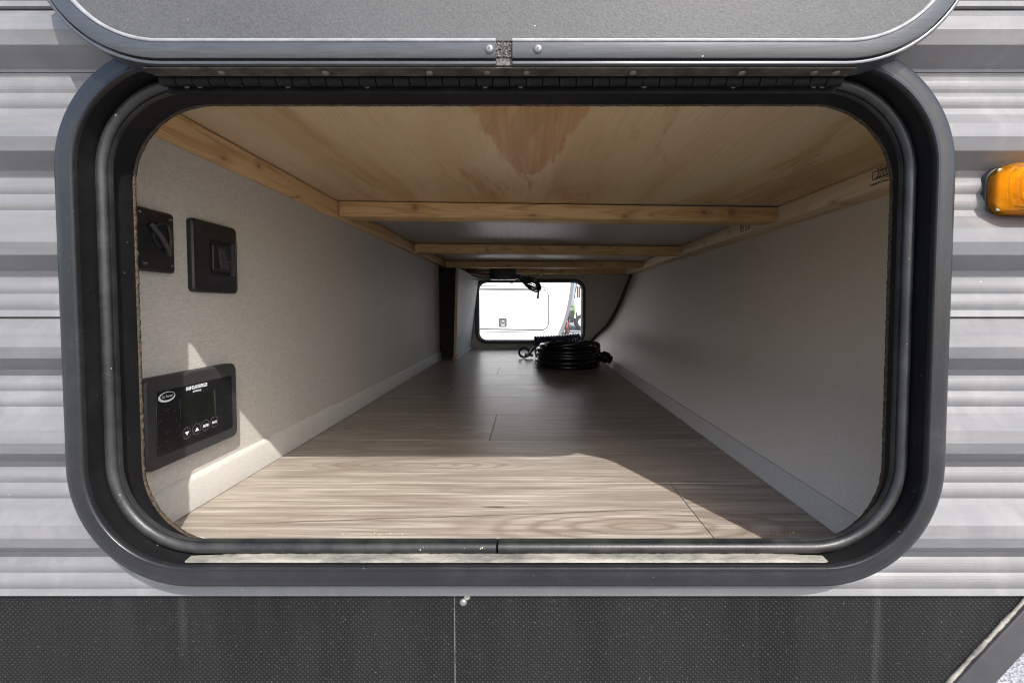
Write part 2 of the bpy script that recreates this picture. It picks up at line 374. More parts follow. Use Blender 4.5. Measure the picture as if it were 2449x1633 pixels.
def sweep(name, prof, rect, mt, parent, gap=0.0, gx=None, n=14, jitter=0.0, auto=50, subd=0):
    """prof: list of (inset, y) swept round the rounded rectangle rect=(cx,cz,hw,hh,r)"""
    cx, cz, hw, hh, r = rect
    loops = []
    for (o, y) in prof:
        p = rr(cx, cz, hw - o, hh - o, r - o, n, gap, gx)
        loops.append([(x, y, z) for (x, z) in p])
    if subd:   # more points along straight runs
        def dens(L):
            out = []; m = len(L)
            for i in range(m):
                a = L[i]; b = L[(i + 1) % m]; out.append(a)
                if gap and i == m - 1: break
                d = math.dist(a, b); q = int(d / subd)
                for j in range(1, q): out.append(tuple(a[t] + (b[t] - a[t]) * j / q for t in range(3)))
            return out
        qs = [dens(L) for L in loops]; mn = min(len(q) for q in qs)
        if all(len(q) == len(qs[0]) for q in qs): loops = qs
    m = len(loops[0]); v = [p for L in loops for p in L]
    if jitter:
        nv = []
        for (x, y, z) in v:
            dx, dz = x - cx, z - cz; l = math.hypot(dx, dz); j = random.uniform(-jitter, jitter)
            nv.append((x + dx / l * j, y + random.uniform(-jitter, jitter) * .5, z + dz / l * j))
        v = nv
    f = []
    for a in range(len(loops) - 1):
        for i in range(m if not gap else m - 1):
            j = (i + 1) % m; f.append((a * m + i, a * m + j, (a + 1) * m + j, (a + 1) * m + i))
    if gap:   # close the cut ends
        f.append(tuple(a * m for a in range(len(loops)))); f.append(tuple(a * m + m - 1 for a in reversed(range(len(loops)))))
    return mesh(name, v, f, mt, parent, auto=auto)
def tube(name, pts, rad, mt, parent=None, seg=10, closed=False, cap=True):
    P = [Vector(p) for p in pts]; n = len(P); v = []; f = []
    T = []
    for i in range(n):
        a = P[(i - 1) % n] if (closed or i > 0) else P[i]; b = P[(i + 1) % n] if (closed or i < n - 1) else P[i]
        T.append((b - a).normalized())
    up = Vector((0, 0, 1)) if abs(T[0].z) < .9 else Vector((1, 0, 0))
    N = T[0].cross(up).normalized()
    for i in range(n):
        N = (N - T[i] * N.dot(T[i])).normalized(); B = T[i].cross(N)
        r = rad(i / (n - 1)) if callable(rad) else rad
        for s in range(seg):
            a = 2 * math.pi * s / seg; v.append(P[i] + N * (r * math.cos(a)) + B * (r * math.sin(a)))
    for i in range(n if closed else n - 1):
        j = (i + 1) % n
        for s in range(seg):
            t = (s + 1) % seg; f.append((i * seg + s, i * seg + t, j * seg + t, j * seg + s))
    if cap and not closed:
        f.append(tuple(range(seg))[::-1]); f.append(tuple((n - 1) * seg + s for s in range(seg)))
    return mesh(name, v, f, mt, parent, auto=60)
def smooth_path(ctrl, per=10):
    P = [Vector(p) for p in ctrl]; out = []
    for i in range(len(P) - 1):
        p0, p1, p2, p3 = P[max(i - 1, 0)], P[i], P[i + 1], P[min(i + 2, len(P) - 1)]
        for j in range(per):
            t = j / per
            out.append(.5 * ((2 * p1) + (p2 - p0) * t + (2 * p0 - 5 * p1 + 4 * p2 - p3) * t * t + (3 * p1 - p0 - 3 * p2 + p3) * t ** 3))
    out.append(P[-1]); return out
def lathe(name, prof, origin, axis, mt, parent=None, seg=24, auto=40):
    """prof: (radius, height) along axis vector from origin"""
    ax = Vector(axis).normalized(); u = ax.orthogonal().normalized(); w = ax.cross(u); O = Vector(origin); v = []; f = []
    for (r, h) in prof:
        for s in range(seg):
            a = 2 * math.pi * s / seg; v.append(O + ax * h + u * (r * math.cos(a)) + w * (r * math.sin(a)))
    for i in range(len(prof) - 1):
        for s in range(seg):
            t = (s + 1) % seg; f.append((i * seg + s, i * seg + t, (i + 1) * seg + t, (i + 1) * seg + s))
    f.append(tuple(range(seg))[::-1]); f.append(tuple((len(prof) - 1) * seg + s for s in range(seg)))
    return mesh(name, v, f, mt, parent, auto=auto)
def extrude_poly(name, poly, axis, a, b, mt, parent=None, bev=0.0):
    """poly in the two other axes; extruded along axis ('x','y','z') from a to b"""
    def P(p, h):
        return {'x': (h, p[0], p[1]), 'y': (p[0], h, p[1]), 'z': (p[0], p[1], h)}[axis]
    bm = bmesh.new(); A = [bm.verts.new(P(p, a)) for p in poly]; B = [bm.verts.new(P(p, b)) for p in poly]; n = len(poly)
    bm.faces.new(A); bm.faces.new(B[::-1])
    for i in range(n): bm.faces.new((A[i], B[i], B[(i + 1) % n], A[(i + 1) % n]))
    bmesh.ops.recalc_face_normals(bm, faces=bm.faces)
    if bev: bmesh.ops.bevel(bm, geom=list(bm.edges), offset=bev, segments=2, profile=.5, affect='EDGES')
    return from_bm(name, bm, mt, parent, auto=40)
def rrpoly(c0, c1, h0, h1, r, n=6):
    return [(x, z) for (x, z) in rr(c0, c1, h0, h1, r, n)][1:]
def text_wall(name, body, size, y, z, xface, mt, parent, align='CENTER', sx=1.0, bold=0.0):
    """flat lettering on the left wall, reading along +Y"""
    cu = bpy.data.curves.new(name, 'FONT'); cu.body = body; cu.size = size; cu.align_x = align; cu.align_y = 'CENTER'; cu.offset = bold
    cu.resolution_u = 2
    t = bpy.data.objects.new(name, cu); COL.objects.link(t)
    dg = bpy.context.evaluated_depsgraph_get(); me = bpy.data.meshes.new_from_object(t.evaluated_get(dg))
    bpy.data.objects.remove(t); bpy.data.curves.remove(cu)
    for v in me.vertices: v.co = Vector((xface, y + v.co.x * sx, z + v.co.y))
    me.name = name; me.materials.clear(); me.materials.append(M[mt])
    return link(bpy.data.objects.new(name, me), parent)

# ------------------------------------------------------------------ key dimensions
FX, FZ = -.01892, -.01075                 # centre of the hatch opening
HW, HH, RO = .36034, .21973, .0989         # outer flange half width, half height, corner radius
RECT = (FX, FZ, HW, HH, RO)
CUT = (-.0140, -.01909, .3392, .19823, .0720)   # rough opening cut through the wall
FLOOR = -.255; BEAM = .1945; PLY = .2286; BACK = 2.75; WL = -.427; GROUND = -1.0
def hole(inset):
    hw, hh, r = HW - inset, HH - inset, RO - inset
    def g(z):
        d = abs(z - FZ)
        if d > hh + 1e-6: return None
        e = max(0, d - (hh - r)); w = hw - r + math.sqrt(max(0, r * r - e * e)); return (FX - w, FX + w)
    return g, FZ - hh, FZ + hh
def holed_sheet(name, rows, x0, x1, holef, mt, parent=None, auto=None):
    """rows: list of (z, y); strips between rows, cut by holef(z) -> (xl, xr)"""
    v = []; f = []
    for (za, ya), (zb, yb) in zip(rows[:-1], rows[1:]):
        ha, hb = holef(za), holef(zb)
        if abs(za - zb) < 1e-9: continue
        def quad(a0, a1, b0, b1):
            i = len(v); v.extend([(a0, ya, za), (a1, ya, za), (b1, yb, zb), (b0, yb, zb)]); f.append((i, i + 1, i + 2, i + 3))
        mid = holef((za + zb) / 2)
        if mid is None: quad(x0, x1, x0, x1)
        else:
            ha = ha or mid; hb = hb or mid
            quad(x0, ha[0], x0, hb[0]); quad(ha[1], x1, hb[1], x1)
    bm = bmesh.new(); vv = [bm.verts.new(p) for p in v]
    for q in f: bm.faces.new([vv[i] for i in q])
    bmesh.ops.remove_doubles(bm, verts=bm.verts, dist=1e-6)
    me = bpy.data.meshes.new(name); bmesh.ops.recalc_face_normals(bm, faces=bm.faces); bm.to_mesh(me); bm.free()
    me.materials.append(M[mt])
    if auto: me.shade_smooth(); me.set_sharp_from_angle(angle=R(auto))
    return link(bpy.data.objects.new(name, me), parent)

# ------------------------------------------------------------------ ground
g = mesh('ground', [(-60, -60, GROUND), (60, -60, GROUND), (60, 60, GROUND), (-60, 60, GROUND)], [(0, 1, 2, 3)], 'asphalt'); tag(g, kind='structure')

# ------------------------------------------------------------------ compartment floor: separate planks on a subfloor
fl = box('compartment_floor', -.80, .60, .418, BACK, FLOOR - .02, FLOOR - .0035, 'trimdark'); tag(fl, kind='structure')
edges = [.418, .651, .862, 1.071, 1.281, 1.49, 1.70, 1.91, 2.12, 2.33, 2.54, BACK]
joints = [[.205], [], [-.075], [.150], [-.25], [.06], [-.12, .28], [.19], [-.3], [.1], [-.05]]
for i in range(len(edges) - 1):
    xs = [-.78] + joints[i] + [.56]
    for a, b in zip(xs[:-1], xs[1:]):
        dz = random.uniform(-.0001, .0001)
        box('plank', a + .0005, b - .0005, edges[i] + .0007, edges[i + 1] - .0007, FLOOR - .0034, FLOOR + dz, 'oak', fl, .0002, 1)
# ------------------------------------------------------------------ walls
wl_ = box('wall_left', -.452, WL, .418, 2.18, FLOOR + .0005, BEAM, 'linen'); tag(wl_, kind='structure')
extrude_poly('baseboard', [(WL - .002, FLOOR + .0008), (WL + .007, FLOOR + .0008), (WL + .007, FLOOR + .036), (WL + .0035, FLOOR + .0415), (WL - .002, FLOOR + .0435)], 'y', .4185, 2.181, 'baseboard', wl_)
# curved right wall, one profile drawn into the depth
prof = smooth_path([(.352, 0, FLOOR + .001), (.372, 0, -.222), (.42, 0, -.172), (.488, 0, -.104), (.546, 0, 0), (.591, 0, .109), (.625, 0, .1945), (.635, 0, .232)], 6)
v = []; f = []; ys = (.418, BACK)
for p in prof:
    for y in ys: v.append((p.x, y, p.z))
for p in prof:
    for y in ys: v.append((p.x + .008, y, p.z - .003))
n = len(prof)
for i in range(n - 1):
    f.append((2 * i, 2 * i + 1, 2 * i + 3, 2 * i + 2)); o = 2 * n; f.append((o + 2 * i, o + 2 * i + 2, o + 2 * i + 3, o + 2 * i + 1))
wr = mesh('wall_right', v, f, 'pebble', smooth=True); tag(wr, kind='structure')
extrude_poly('baseboard', [(.345, FLOOR + .0006), (.3485, FLOOR + .005), (.3585, FLOOR + .0215), (.3615, FLOOR + .0235), (.375, FLOOR + .022), (.366, FLOOR + .0006)], 'y', .4185, BACK - .004, 'baseboard', wr)
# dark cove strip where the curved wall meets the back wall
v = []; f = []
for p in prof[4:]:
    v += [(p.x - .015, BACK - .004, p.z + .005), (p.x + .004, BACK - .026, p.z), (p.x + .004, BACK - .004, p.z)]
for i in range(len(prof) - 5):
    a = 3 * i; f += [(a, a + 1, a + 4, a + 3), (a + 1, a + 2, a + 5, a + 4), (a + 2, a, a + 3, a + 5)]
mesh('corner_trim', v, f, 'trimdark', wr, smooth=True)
# inner skin of the front wall (round the opening)
def cuthole(z):
    cx, cz, hw, hh, r = CUT; hw += .0026; hh += .0017; d = abs(z - cz)
    if d > hh + 1e-6: return None
    e = max(0, d - (hh - r)); w = hw - r + math.sqrt(max(0, r * r - e * e)); return (cx - w, cx + w)
gf = cuthole
rows = sorted({-.30, .34, *[CUT[1] - (CUT[3] + .0017) + 2 * (CUT[3] + .0017) * i / 60 for i in range(61)]})
wf = holed_sheet('wall_front', [(z, .4168) for z in rows], -1.0, 1.0, gf, 'linen'); tag(wf, kind='structure')
# back wall with the far hatch opening
BC = (.011, -.027, .315, .178, .050)
def backhole(z):
    cx, cz, hw, hh, r = BC; d = abs(z - cz)
    if d > hh + 1e-6: return None
    e = max(0, d - (hh - r)); w = hw - r + math.sqrt(max(0, r * r - e * e)); return (cx - w, cx + w)
rows = sorted({FLOOR - .03, .26, *[BC[1] - BC[3] + 2 * BC[3] * i / 48 for i in range(49)]})
wb = holed_sheet('wall_back', [(z, BACK) for z in rows], -.80, .75, backhole, 'backwall'); tag(wb, kind='structure')
wb2 = holed_sheet('outer_skin', [(z, BACK + .04) for z in rows], -.80, .75, backhole, 'skin_white', wb)
# black recess to the left of the angled panel
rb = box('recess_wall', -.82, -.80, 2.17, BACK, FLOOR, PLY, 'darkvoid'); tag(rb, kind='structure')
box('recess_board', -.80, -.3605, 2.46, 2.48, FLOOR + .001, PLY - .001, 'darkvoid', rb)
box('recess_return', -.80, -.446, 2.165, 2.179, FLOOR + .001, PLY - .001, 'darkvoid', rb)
# ------------------------------------------------------------------ ceiling: two plywood sheets, side beams, joists
ce = box('ceiling', -1.0, 1.0, .4175, BACK + .04, .2375, .26, 'trimdark'); tag(ce, kind='structure')
box('plywood_sheet', -.60, .75, .418, 1.020, PLY, .237, 'ply', ce)
box('plywood_sheet', -.60, .75, 1.022, BACK - .001, PLY + .0005, .237, 'plygrey', ce)
box('side_beam', -.452, -.410, .4185, 2.72, BEAM + .0005, PLY - .0020, pine('pine_left_beam', 1, [(.62, .199, .010, .004), (.70, .214, .006, .005), (.82, .1955, .008, .003)], seed=3.1), ce, .0015)
box('side_beam', .570, .640, .4185, 2.72, BEAM - .0005, PLY - .0006, pine('pine_right_beam', 1, [(1.30, .212, .008, .006), (1.48, .205, .010, .005), (.86, .196, .012, .003), (1.9, .21, .01, .005)], (.60, .49, .34), (.50, .36, .20), seed=8.4), ce, .0015)
def joist(yl, yr, knots, seed, t=.060):
    def sk(x, y, z):
        s = (x + .405) / .975; return (x, y + yl + (yr - yl) * s, z)
    return box('joist', -.4065, .5695, 0, t, BEAM + .0003, PLY - .0022, pine('pine_joist', 0, knots, (.66, .45, .225), (.46, .27, .105), seed), ce, .0015, skew=sk)
joist(.985, 1.045, [(-.245, .214, .012, .012), (.010, .201, .016, .005), (.215, .202, .014, .007), (.395, .212, .010, .008), (.46, .214, .015, .012)], 1.3)
joist(1.640, 1.715, [(.20, .220, .012, .007), (-.15, .205, .006, .005), (.05, .21, .006, .004)], 5.2)
joist(2.255, 2.285, [(-.1, .2, .006, .006), (.22, .215, .006, .005), (.36, .21, .008, .006)], 9.9)
joist(2.675, 2.680, [(.08, .21, .014, .012), (.19, .205, .013, .012), (-.1, .21, .008, .006)], 13.0)
extrude_poly('cleat', [(.14, .4190), (.37, .4190), (.37, .523), (.30, .5195), (.14, .500)], 'z', PLY - .006, PLY - .0008, pine('pine_cleat', 0, [], (.68, .56, .40), (.55, .42, .27), 2.0), ce)
# lumber stamps on the right beam: thin inked strokes
def stroke(y0, z0, y1, z1, w=.0012, x=.5696):
    d = Vector((y1 - y0, z1 - z0)); nrm = Vector((-d.y, d.x)).normalized() * w * .75
    return [(x, y0 + nrm.x, z0 + nrm.y), (x, y1 + nrm.x, z1 + nrm.y), (x, y1 - nrm.x, z1 - nrm.y), (x, y0 - nrm.x, z0 - nrm.y)]
def stamp(strokes):
    v = []; f = []
    for s in strokes:
        i = len(v); v += stroke(*s); f.append((i, i + 1, i + 2, i + 3))
    return mesh('grade_stamp', v, f, 'ink', ce)
ss = [(.700, .2215, .762, .2215), (.762, .2215, .762, .2095), (.762, .2095, .700, .2095), (.715, .2065, .745, .2065, .0007)]
for i, z in enumerate((.2245, .2195, .2165, .2135, .2115)):
    y = .708
    while y < .752:
        w = random.uniform(.003, .008); ss.append((y, z, y + w, z + random.uniform(-.0003, .0003), random.uniform(.0008, .0015))); y += w + random.uniform(.0008, .002)
y = .706
while y < .765:
    w = random.uniform(.002, .006); ss.append((y, .2015 + random.uniform(-.0005, .0005), y + w, .2015 + random.uniform(-.0005, .0005), random.uniform(.001, .003))); y += w + .001
stamp(ss)
ss = []
for yy in (1.185, 1.20, 1.215, 1.228):
    z = .199
    while z < .226:
        w = random.uniform(.001, .004); ss.append((yy, z, yy, z + w, random.uniform(.003, .007))); z += w + random.uniform(.0006, .0016)
stamp(ss)

# ------------------------------------------------------------------ siding: three ribbed panels with lap seams
sid = thing('camper_trailer', (0, .3784, -.3612), 'camper trailer side with grey ribbed siding, black skirt and open hatch', 'trailer')
seg = [(.01204, 1.05), (.01075, .08), (.00989, -.38), (.01161, -1.32), (.00559, -.35), ('roll', .01307), ('roll', .01307), (.00533, .40)]
def siding_rows(ztop, zbot, n=3):
    """outward displacement going down from ztop"""
    raw = [(0.0, 0.0)]
    for _ in range(n):
        for a, b in seg:
            u, p = raw[-1]
            if a == 'roll':
                for j in range(6):
                    t0 = j / 6; t = (j + .5) / 6; raw.append((u + b * (t0 + 1 / 6), raw[-1][1] + (b / 6) * (.80 - 1.30 * t)))
                raw.append((raw[-1][0] + .00043, raw[-1][1] - .00026))
            else: raw.append((u + a, p + a * b))
    U = raw[-1][0]; drift = raw[-1][1] / U; H = ztop - zbot
    pts = [(u / U, p - drift * u) for (u, p) in raw]; lo = min(p for _, p in pts)
    return [(ztop - t * H, .3960 - (p - lo) * .98) for (t, p) in pts]
gs, zb, zt = hole(.01032)
def dense(rows):
    out = []
    for (za, ya), (zb_, yb) in zip(rows[:-1], rows[1:]):
        q = max(1, int(abs(za - zb_) / .00189))
        for j in range(q): out.append((za + (zb_ - za) * j / q, ya + (yb - ya) * j / q))
    out.append(rows[-1]); return out
def with_hole_rows(rows):
    for ze in (zb, zt):
        for i in range(len(rows) - 1):
            (a, ya), (b, yb) = rows[i], rows[i + 1]
            if (a - ze) * (b - ze) < 0: rows.insert(i + 1, (ze, ya + (yb - ya) * (ze - a) / (b - a))); break
    return rows
for (zt_, zb_) in ((.5074, .25069), (.24725, -.00817), (-.01075, -.2530)):
    rows = dense(siding_rows(zt_, zb_))
    y0 = rows[-1][1]
    rows = [(zt_ + .00344, .3975), (zt_, rows[0][1] + .00043)] + rows[1:] + [(zb_ - .00103, y0 + .00172), (zb_ - .00043, .3977)]
    rows = with_hole_rows(rows)
    holed_sheet('siding_panel', rows, -.989, .989, gs, 'siding', sid, auto=9)
bk = box('seam_backing', -.989, .989, .3985, .3998, .2365, .516, 'gasket', sid)
rows = sorted({-.2525, .23607, *[FZ - (HH - .01032) + 2 * (HH - .01032) * i / 60 for i in range(61)]})
holed_sheet('backing_sheet', [(z, .3992) for z in rows], -.989, .989, gs, 'gasket', sid)

# ------------------------------------------------------------------ skirt below the siding and its slanted edge trim
sk = extrude_poly('skirt_panel', [(-.989, -.2480), (.4510, -.2480), (.3480, -.3660), (-.989, -.3660)], 'y', .3955, .3975, 'skirt', sid); tag(sk, 'black pebbled plastic skirt panel below the ribbed siding')
lathe('screw', [(.00344, 0), (.00327, .0012), (.00224, .00224), (.00103, .00258)], (-.05805, .3954, -.2620), (0, -1, 0), 'rivet', sk, 18)
lathe('washer_smear', [(.00292, 0), (.00258, .00069)], (-.05461, .3954, -.2575), (0, -1, 0), 'sealant', sk, 9)
d = Vector((.06536, .07611)).normalized(); nn = Vector((d.y, -d.x)); base = Vector((.4495, -.2480)); end = Vector((.3480 - .0258, -.3660 - .02958))
def off(p, o): return (p.x + nn.x * o, p.y + nn.y * o)
tr = extrude_poly('edge_trim', [off(base, .00172), off(base, .02924), off(end, .02924), off(end, .00172)], 'y', .3905, .3990, 'trimblack', sid, .00189)
# lumpy sealant bead along the trim
bead = [(base + (end - base) * (i / 60)) for i in range(61)]
tube('sealant_bead', [(p.x + nn.x * .00043 + random.uniform(-.00034, .00034), .3942, p.y + nn.y * .00043 + random.uniform(-.00043, .00043)) for p in bead], lambda t: .00163 + .00026 * math.sin(t * 37) + random.uniform(0, .00034), 'sealant', tr, 8)

# ------------------------------------------------------------------ hatch frame
fr = sweep('hatch_frame', [(-.0024, .3985), (-.0028, .3745), (-.0025, .3722), (-.0014, .3698), (.0004, .3679), (.0028, .3665), (.0058, .3656), (.0094, .3652), (.0120, .3653), (.0140, .3656), (.0148, .3652), (.0154, .3644), (.0166, .3643), (.01737, .3651), (.01763, .3665), (.01763, .3698)], RECT, 'flange', sid, n=24); tag(fr, 'black rounded hatch frame with rubber seal set in the siding')
sweep('channel', [(.0178, .36894), (.0178, .38528), (.01849, .387), (.02967, .38743)], RECT, 'channel', fr, n=24)
c0 = (.02339, .38373)
pr = [(c0[0] + .0055 * math.cos(a), c0[1] + .00533 * math.sin(a)) for a in [R(200 - 220 * i / 12) * -1 for i in range(13)]]
pr = [(c0[0] + .0008 - .0047 * math.cos(R(-20 + 220 * i / 12)), c0[1] - .0047 * math.sin(R(-20 + 220 * i / 12))) for i in range(13)]
pr = pr + [(.02907, .38511), (.02976, .38287), (.03044, .38511), (.03044, .387)]
sl = sweep('bulb_seal', pr, RECT, 'seal', fr, gap=.00189, gx=-.02666, n=24)
sweep('jamb', [(-.01892, .38674), (-.00043, .387), (0, .38786), (0, .41022), (-.00344, .41074)], CUT, 'channel', fr, n=24)
sweep('ply_edge', [(-.00516, .41039), (-.00052, .41056), (.00052, .4116), (.00034, .41383), (-.00602, .41469)], CUT, 'plyedge', fr, n=40, jitter=.00038, subd=.0022, auto=80)
# uneven whitish strip lying in the bottom channel
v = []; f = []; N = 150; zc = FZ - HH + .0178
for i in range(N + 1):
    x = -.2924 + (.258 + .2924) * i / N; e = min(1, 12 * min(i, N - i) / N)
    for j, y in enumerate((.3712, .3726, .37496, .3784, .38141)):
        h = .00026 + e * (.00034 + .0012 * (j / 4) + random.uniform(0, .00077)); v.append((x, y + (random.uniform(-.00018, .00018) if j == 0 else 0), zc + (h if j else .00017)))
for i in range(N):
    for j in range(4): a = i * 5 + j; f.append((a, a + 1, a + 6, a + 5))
mesh('whitish_strip', v, f, 'sealant', fr, smooth=True)
hg = box('hinge_leaf', -.28896, .24596, .37118, .37272, .17071, .18963, 'knuckle', fr, .00034, 1)
for x in (-0.2733, -0.2627, -0.1924, -0.1288, -0.0348, -0.0063, 0.0925, 0.1638, 0.2281, 0.2349):
    lathe('rivet', [(.00258, 0), (.00232, .00077), (.0012, .00129)], (x, .37109, .17699), (0, -1, 0), 'rivetdull', fr, 12)
# ------------------------------------------------------------------ raised lid
LX, LB = -.01866, .17974
LR = (LX, LB + .1978, .35346, .1978, .0989)
p = rr(LX, LB + .1978, .35346 - .01763, .1978 - .01763, .08127, 24)
v = [(x, .34589, z) for x, z in p] + [(x, .36395, z) for x, z in p]; n = len(p)
lid = mesh('hatch_lid', v, [tuple(range(n)), tuple(range(2 * n - 1, n - 1, -1))] + [(i, i + n, (i + 1) % n + n, (i + 1) % n) for i in range(n)], 'lidpanel', sid); tag(lid, 'raised grey hatch lid with dark aluminium rim above the opening')
sweep('rim', [(0, .36464), (0, .34701), (.00069, .34555), (.00241, .34529), (.0031, .34589), (.00318, .3483), (.00404, .3483), (.00413, .34417), (.00482, .34366), (.01531, .34366), (.01531, .36464)], LR, 'lidframe', lid, gap=.01247, gx=-.01806, n=24)
sweep('inner_lip', [(.01548, .34787), (.01557, .34331), (.016, .3428), (.01746, .3428), (.01815, .34366), (.01823, .34787)], LR, 'lidlip', lid, gap=.01247, gx=-.01806, n=24)
bm = bmesh.new(); bmesh.ops.create_grid(bm, x_segments=18, y_segments=18, size=.5)
for q in bm.verts:
    q.co = Vector((-.01806 + q.co.x * .01238, .34675 + random.uniform(-.0006, .0006), LB + .00645 + (q.co.y + .5) * .01247))
from_bm('foam_block', bm, 'foam', lid)
box('foam_backing', -.02442, -.0117, .34761, .36421, LB + .00043, LB + .01892, 'foam', lid, .00043, 1)
for x in (-.02881, .00688):
    lathe('rivet', [(.00327, 0), (.00318, .00077), (.00241, .00172), (.00103, .00206)], (x, .34357, .18989), (0, -1, 0), 'rivet', lid, 20)
    lathe('mandrel', [(.00086, 0), (.00077, .00026)], (x, .34138, .18989), (0, -1, 0), 'gasket', lid, 8)
box('hinge_leaf', -.28896, .24596, .34787, .36, LB - .00138, LB - .00034, 'leaf', lid, .00034, 1)
for x in (-0.2342, -0.1548, -0.0756, -0.0316, -0.0013, 0.0798, 0.1628, 0.2181, 0.2348):
    lathe('rivet', [(.00292, 0), (.00258, .00077), (.0012, .00138)], (x, .35475, LB - .00129), (0, 0, -1), 'rivetdull', lid, 12)
kn = None
for i in range(41):
    x0 = -.2881 + i * .01303
    if kn is None:
        kn = tube('knuckle', [(0, 0, 0), (.01221, 0, 0)], .00396, 'knuckle', lid, 10); kn.location = (x0, .36507, LB - .00258)
    else:
        o = kn.copy(); COL.objects.link(o); o.location = (x0, .36507, LB - .00258 + (.00034 if i % 2 else 0))

# ------------------------------------------------------------------ amber marker lamp
lp = thing('marker_lamp', (.4315, .390, .072), 'amber side marker lamp on the siding right of the hatch', 'marker lamp')
LRc = (.4315, .0975, .0434, .0208, .0138)
sweep('lamp_base', [(-.0006, .3990), (-.0006, .3912), (0, .3904), (.0009, .3900), (.0026, .3898), (.0202, .3898)], LRc, 'lampbase', lp, n=10)
prl = [(.0002, .3896), (.0002, .3760), (.0015, .3735), (.0026, .3735), (.0030, .3690), (.0044, .3670), (.0056, .3670), (.0060, .3620), (.0080, .3595), (.0120, .3580), (.0198, .3575)]
cxl, czl, hwl, hhl, rl = LRc
def lens_loops(inset, dy):
    return [[(x, y + dy, z) for x, z in rr(cxl, czl, hwl - o_ - inset, hhl - o_ - inset, max(rl - o_ - inset, .0015), 10)] for o_, y in prl]
outer, inner = lens_loops(0, 0), lens_loops(.0013, .0013)
loops = outer + inner[::-1]; m_ = len(loops[0]); v = [p for L in loops for p in L]; f = []
no = len(outer)
for a in range(len(loops) - 1):
    if a == no - 1: continue
    for i in range(m_): j = (i + 1) % m_; f.append((a * m_ + i, a * m_ + j, (a + 1) * m_ + j, (a + 1) * m_ + i))
f.append(tuple((no - 1) * m_ + i for i in range(m_))); f.append(tuple(no * m_ + i for i in reversed(range(m_))))
for i in range(m_): j = (i + 1) % m_; f.append(((len(loops) - 1) * m_ + i, (len(loops) - 1) * m_ + j, j, i))
mesh('lens', v, f, 'amber', lp, auto=30)
box('reflector', .3910, .4720, .3825, .3848, .0800, .1150, 'amberin', lp, .001, 2)
box('diffuser_block', .4060, .4720, .3660, .3822, .0870, .1100, 'amberin', lp, .003, 3)
lathe('bulb', [(.001, 0), (.0030, .0010), (.0035, .0034), (.0022, .0058), (.0008, .0064)], (.3990, .3760, .0900), (0, -1, 0), 'amberin', lp, 14)

# ------------------------------------------------------------------ solar controller on the left wall
ct = thing('solar_controller', (WL, .566, -.182), 'black solar charge controller panel low on the left wall', 'controller')
xf = -.4145
def wallplate(name, y0, y1, z0, z1, xa, xb, mt, parent, r=.008, bev=.0015, taper=0.0):
    poly = rrpoly((y0 + y1) / 2, (z0 + z1) / 2, (y1 - y0) / 2, (z1 - z0) / 2, r, 6)
    bm = bmesh.new(); A = [bm.verts.new((xa, a, b)) for a, b in poly]
    cy, cz = (y0 + y1) / 2, (z0 + z1) / 2
    B = [bm.verts.new((xb - bev, a, b)) for a, b in poly]
    C = [bm.verts.new((xb, cy + (a - cy) * (1 - bev / ((y1 - y0) / 2)) , cz + (b - cz) * (1 - bev / ((z1 - z0) / 2)))) for a, b in poly]
    n = len(poly); bm.faces.new(A); bm.faces.new(C[::-1])
    for i in range(n):
        j = (i + 1) % n; bm.faces.new((A[i], B[i], B[j], A[j])); bm.faces.new((B[i], C[i], C[j], B[j]))
    return from_bm(name, bm, mt, parent, auto=25)
wallplate('bezel', .489, .643, -.182, -.079, WL - .001, xf, 'greyblack', ct, .008, .0018)
fc = wallplate('face', .502, .631, -.168, -.095, xf - .001, xf + .0008, 'ctrlface', ct, .003, .0004)
xs_ = xf + .0012
wallplate('screen', .536, .595, -.1425, -.108, xf, xs_, 'lcd', ct, .002, .0003)
mesh('screen_glint_edge', [(xs_ + .0001, .5935, -.109), (xs_ + .0001, .5965, -.1085), (xs_ + .0001, .5972, -.142), (xs_ + .0001, .595, -.142)], [(0, 1, 2, 3)], 'greyblack', ct)
# oval swoosh emblem: outer ellipse minus offset inner ellipse
v = []; f = []; n = 40
for i in range(n):
    a = 2 * math.pi * i / n
    v.append((xf + .0011, .5168 + .0124 * math.cos(a), -.1026 + .0058 * math.sin(a)))
    v.append((xf + .0011, .5178 + .0104 * math.cos(a), -.1019 + .0044 * math.sin(a)))
for i in range(n): j = (i + 1) % n; f.append((2 * i, 2 * j, 2 * j + 1, 2 * i + 1))
lg = mesh('emblem', v, f, 'print', ct)
text_wall('emblem_lettering', 'Go Power!', .0044, .5178, -.1020, xf + .0012, 'print', lg, sx=.85)
text_wall('title_lettering', '30 AMP SOLAR CONTROLLER', .0058, .5640, -.0992, xf + .0012, 'print', ct, sx=.47, bold=.0003)
text_wall('model_lettering', 'GP-PWM-30-SQ', .0034, .5640, -.1043, xf + .0012, 'print', ct, sx=.62, bold=.0001)
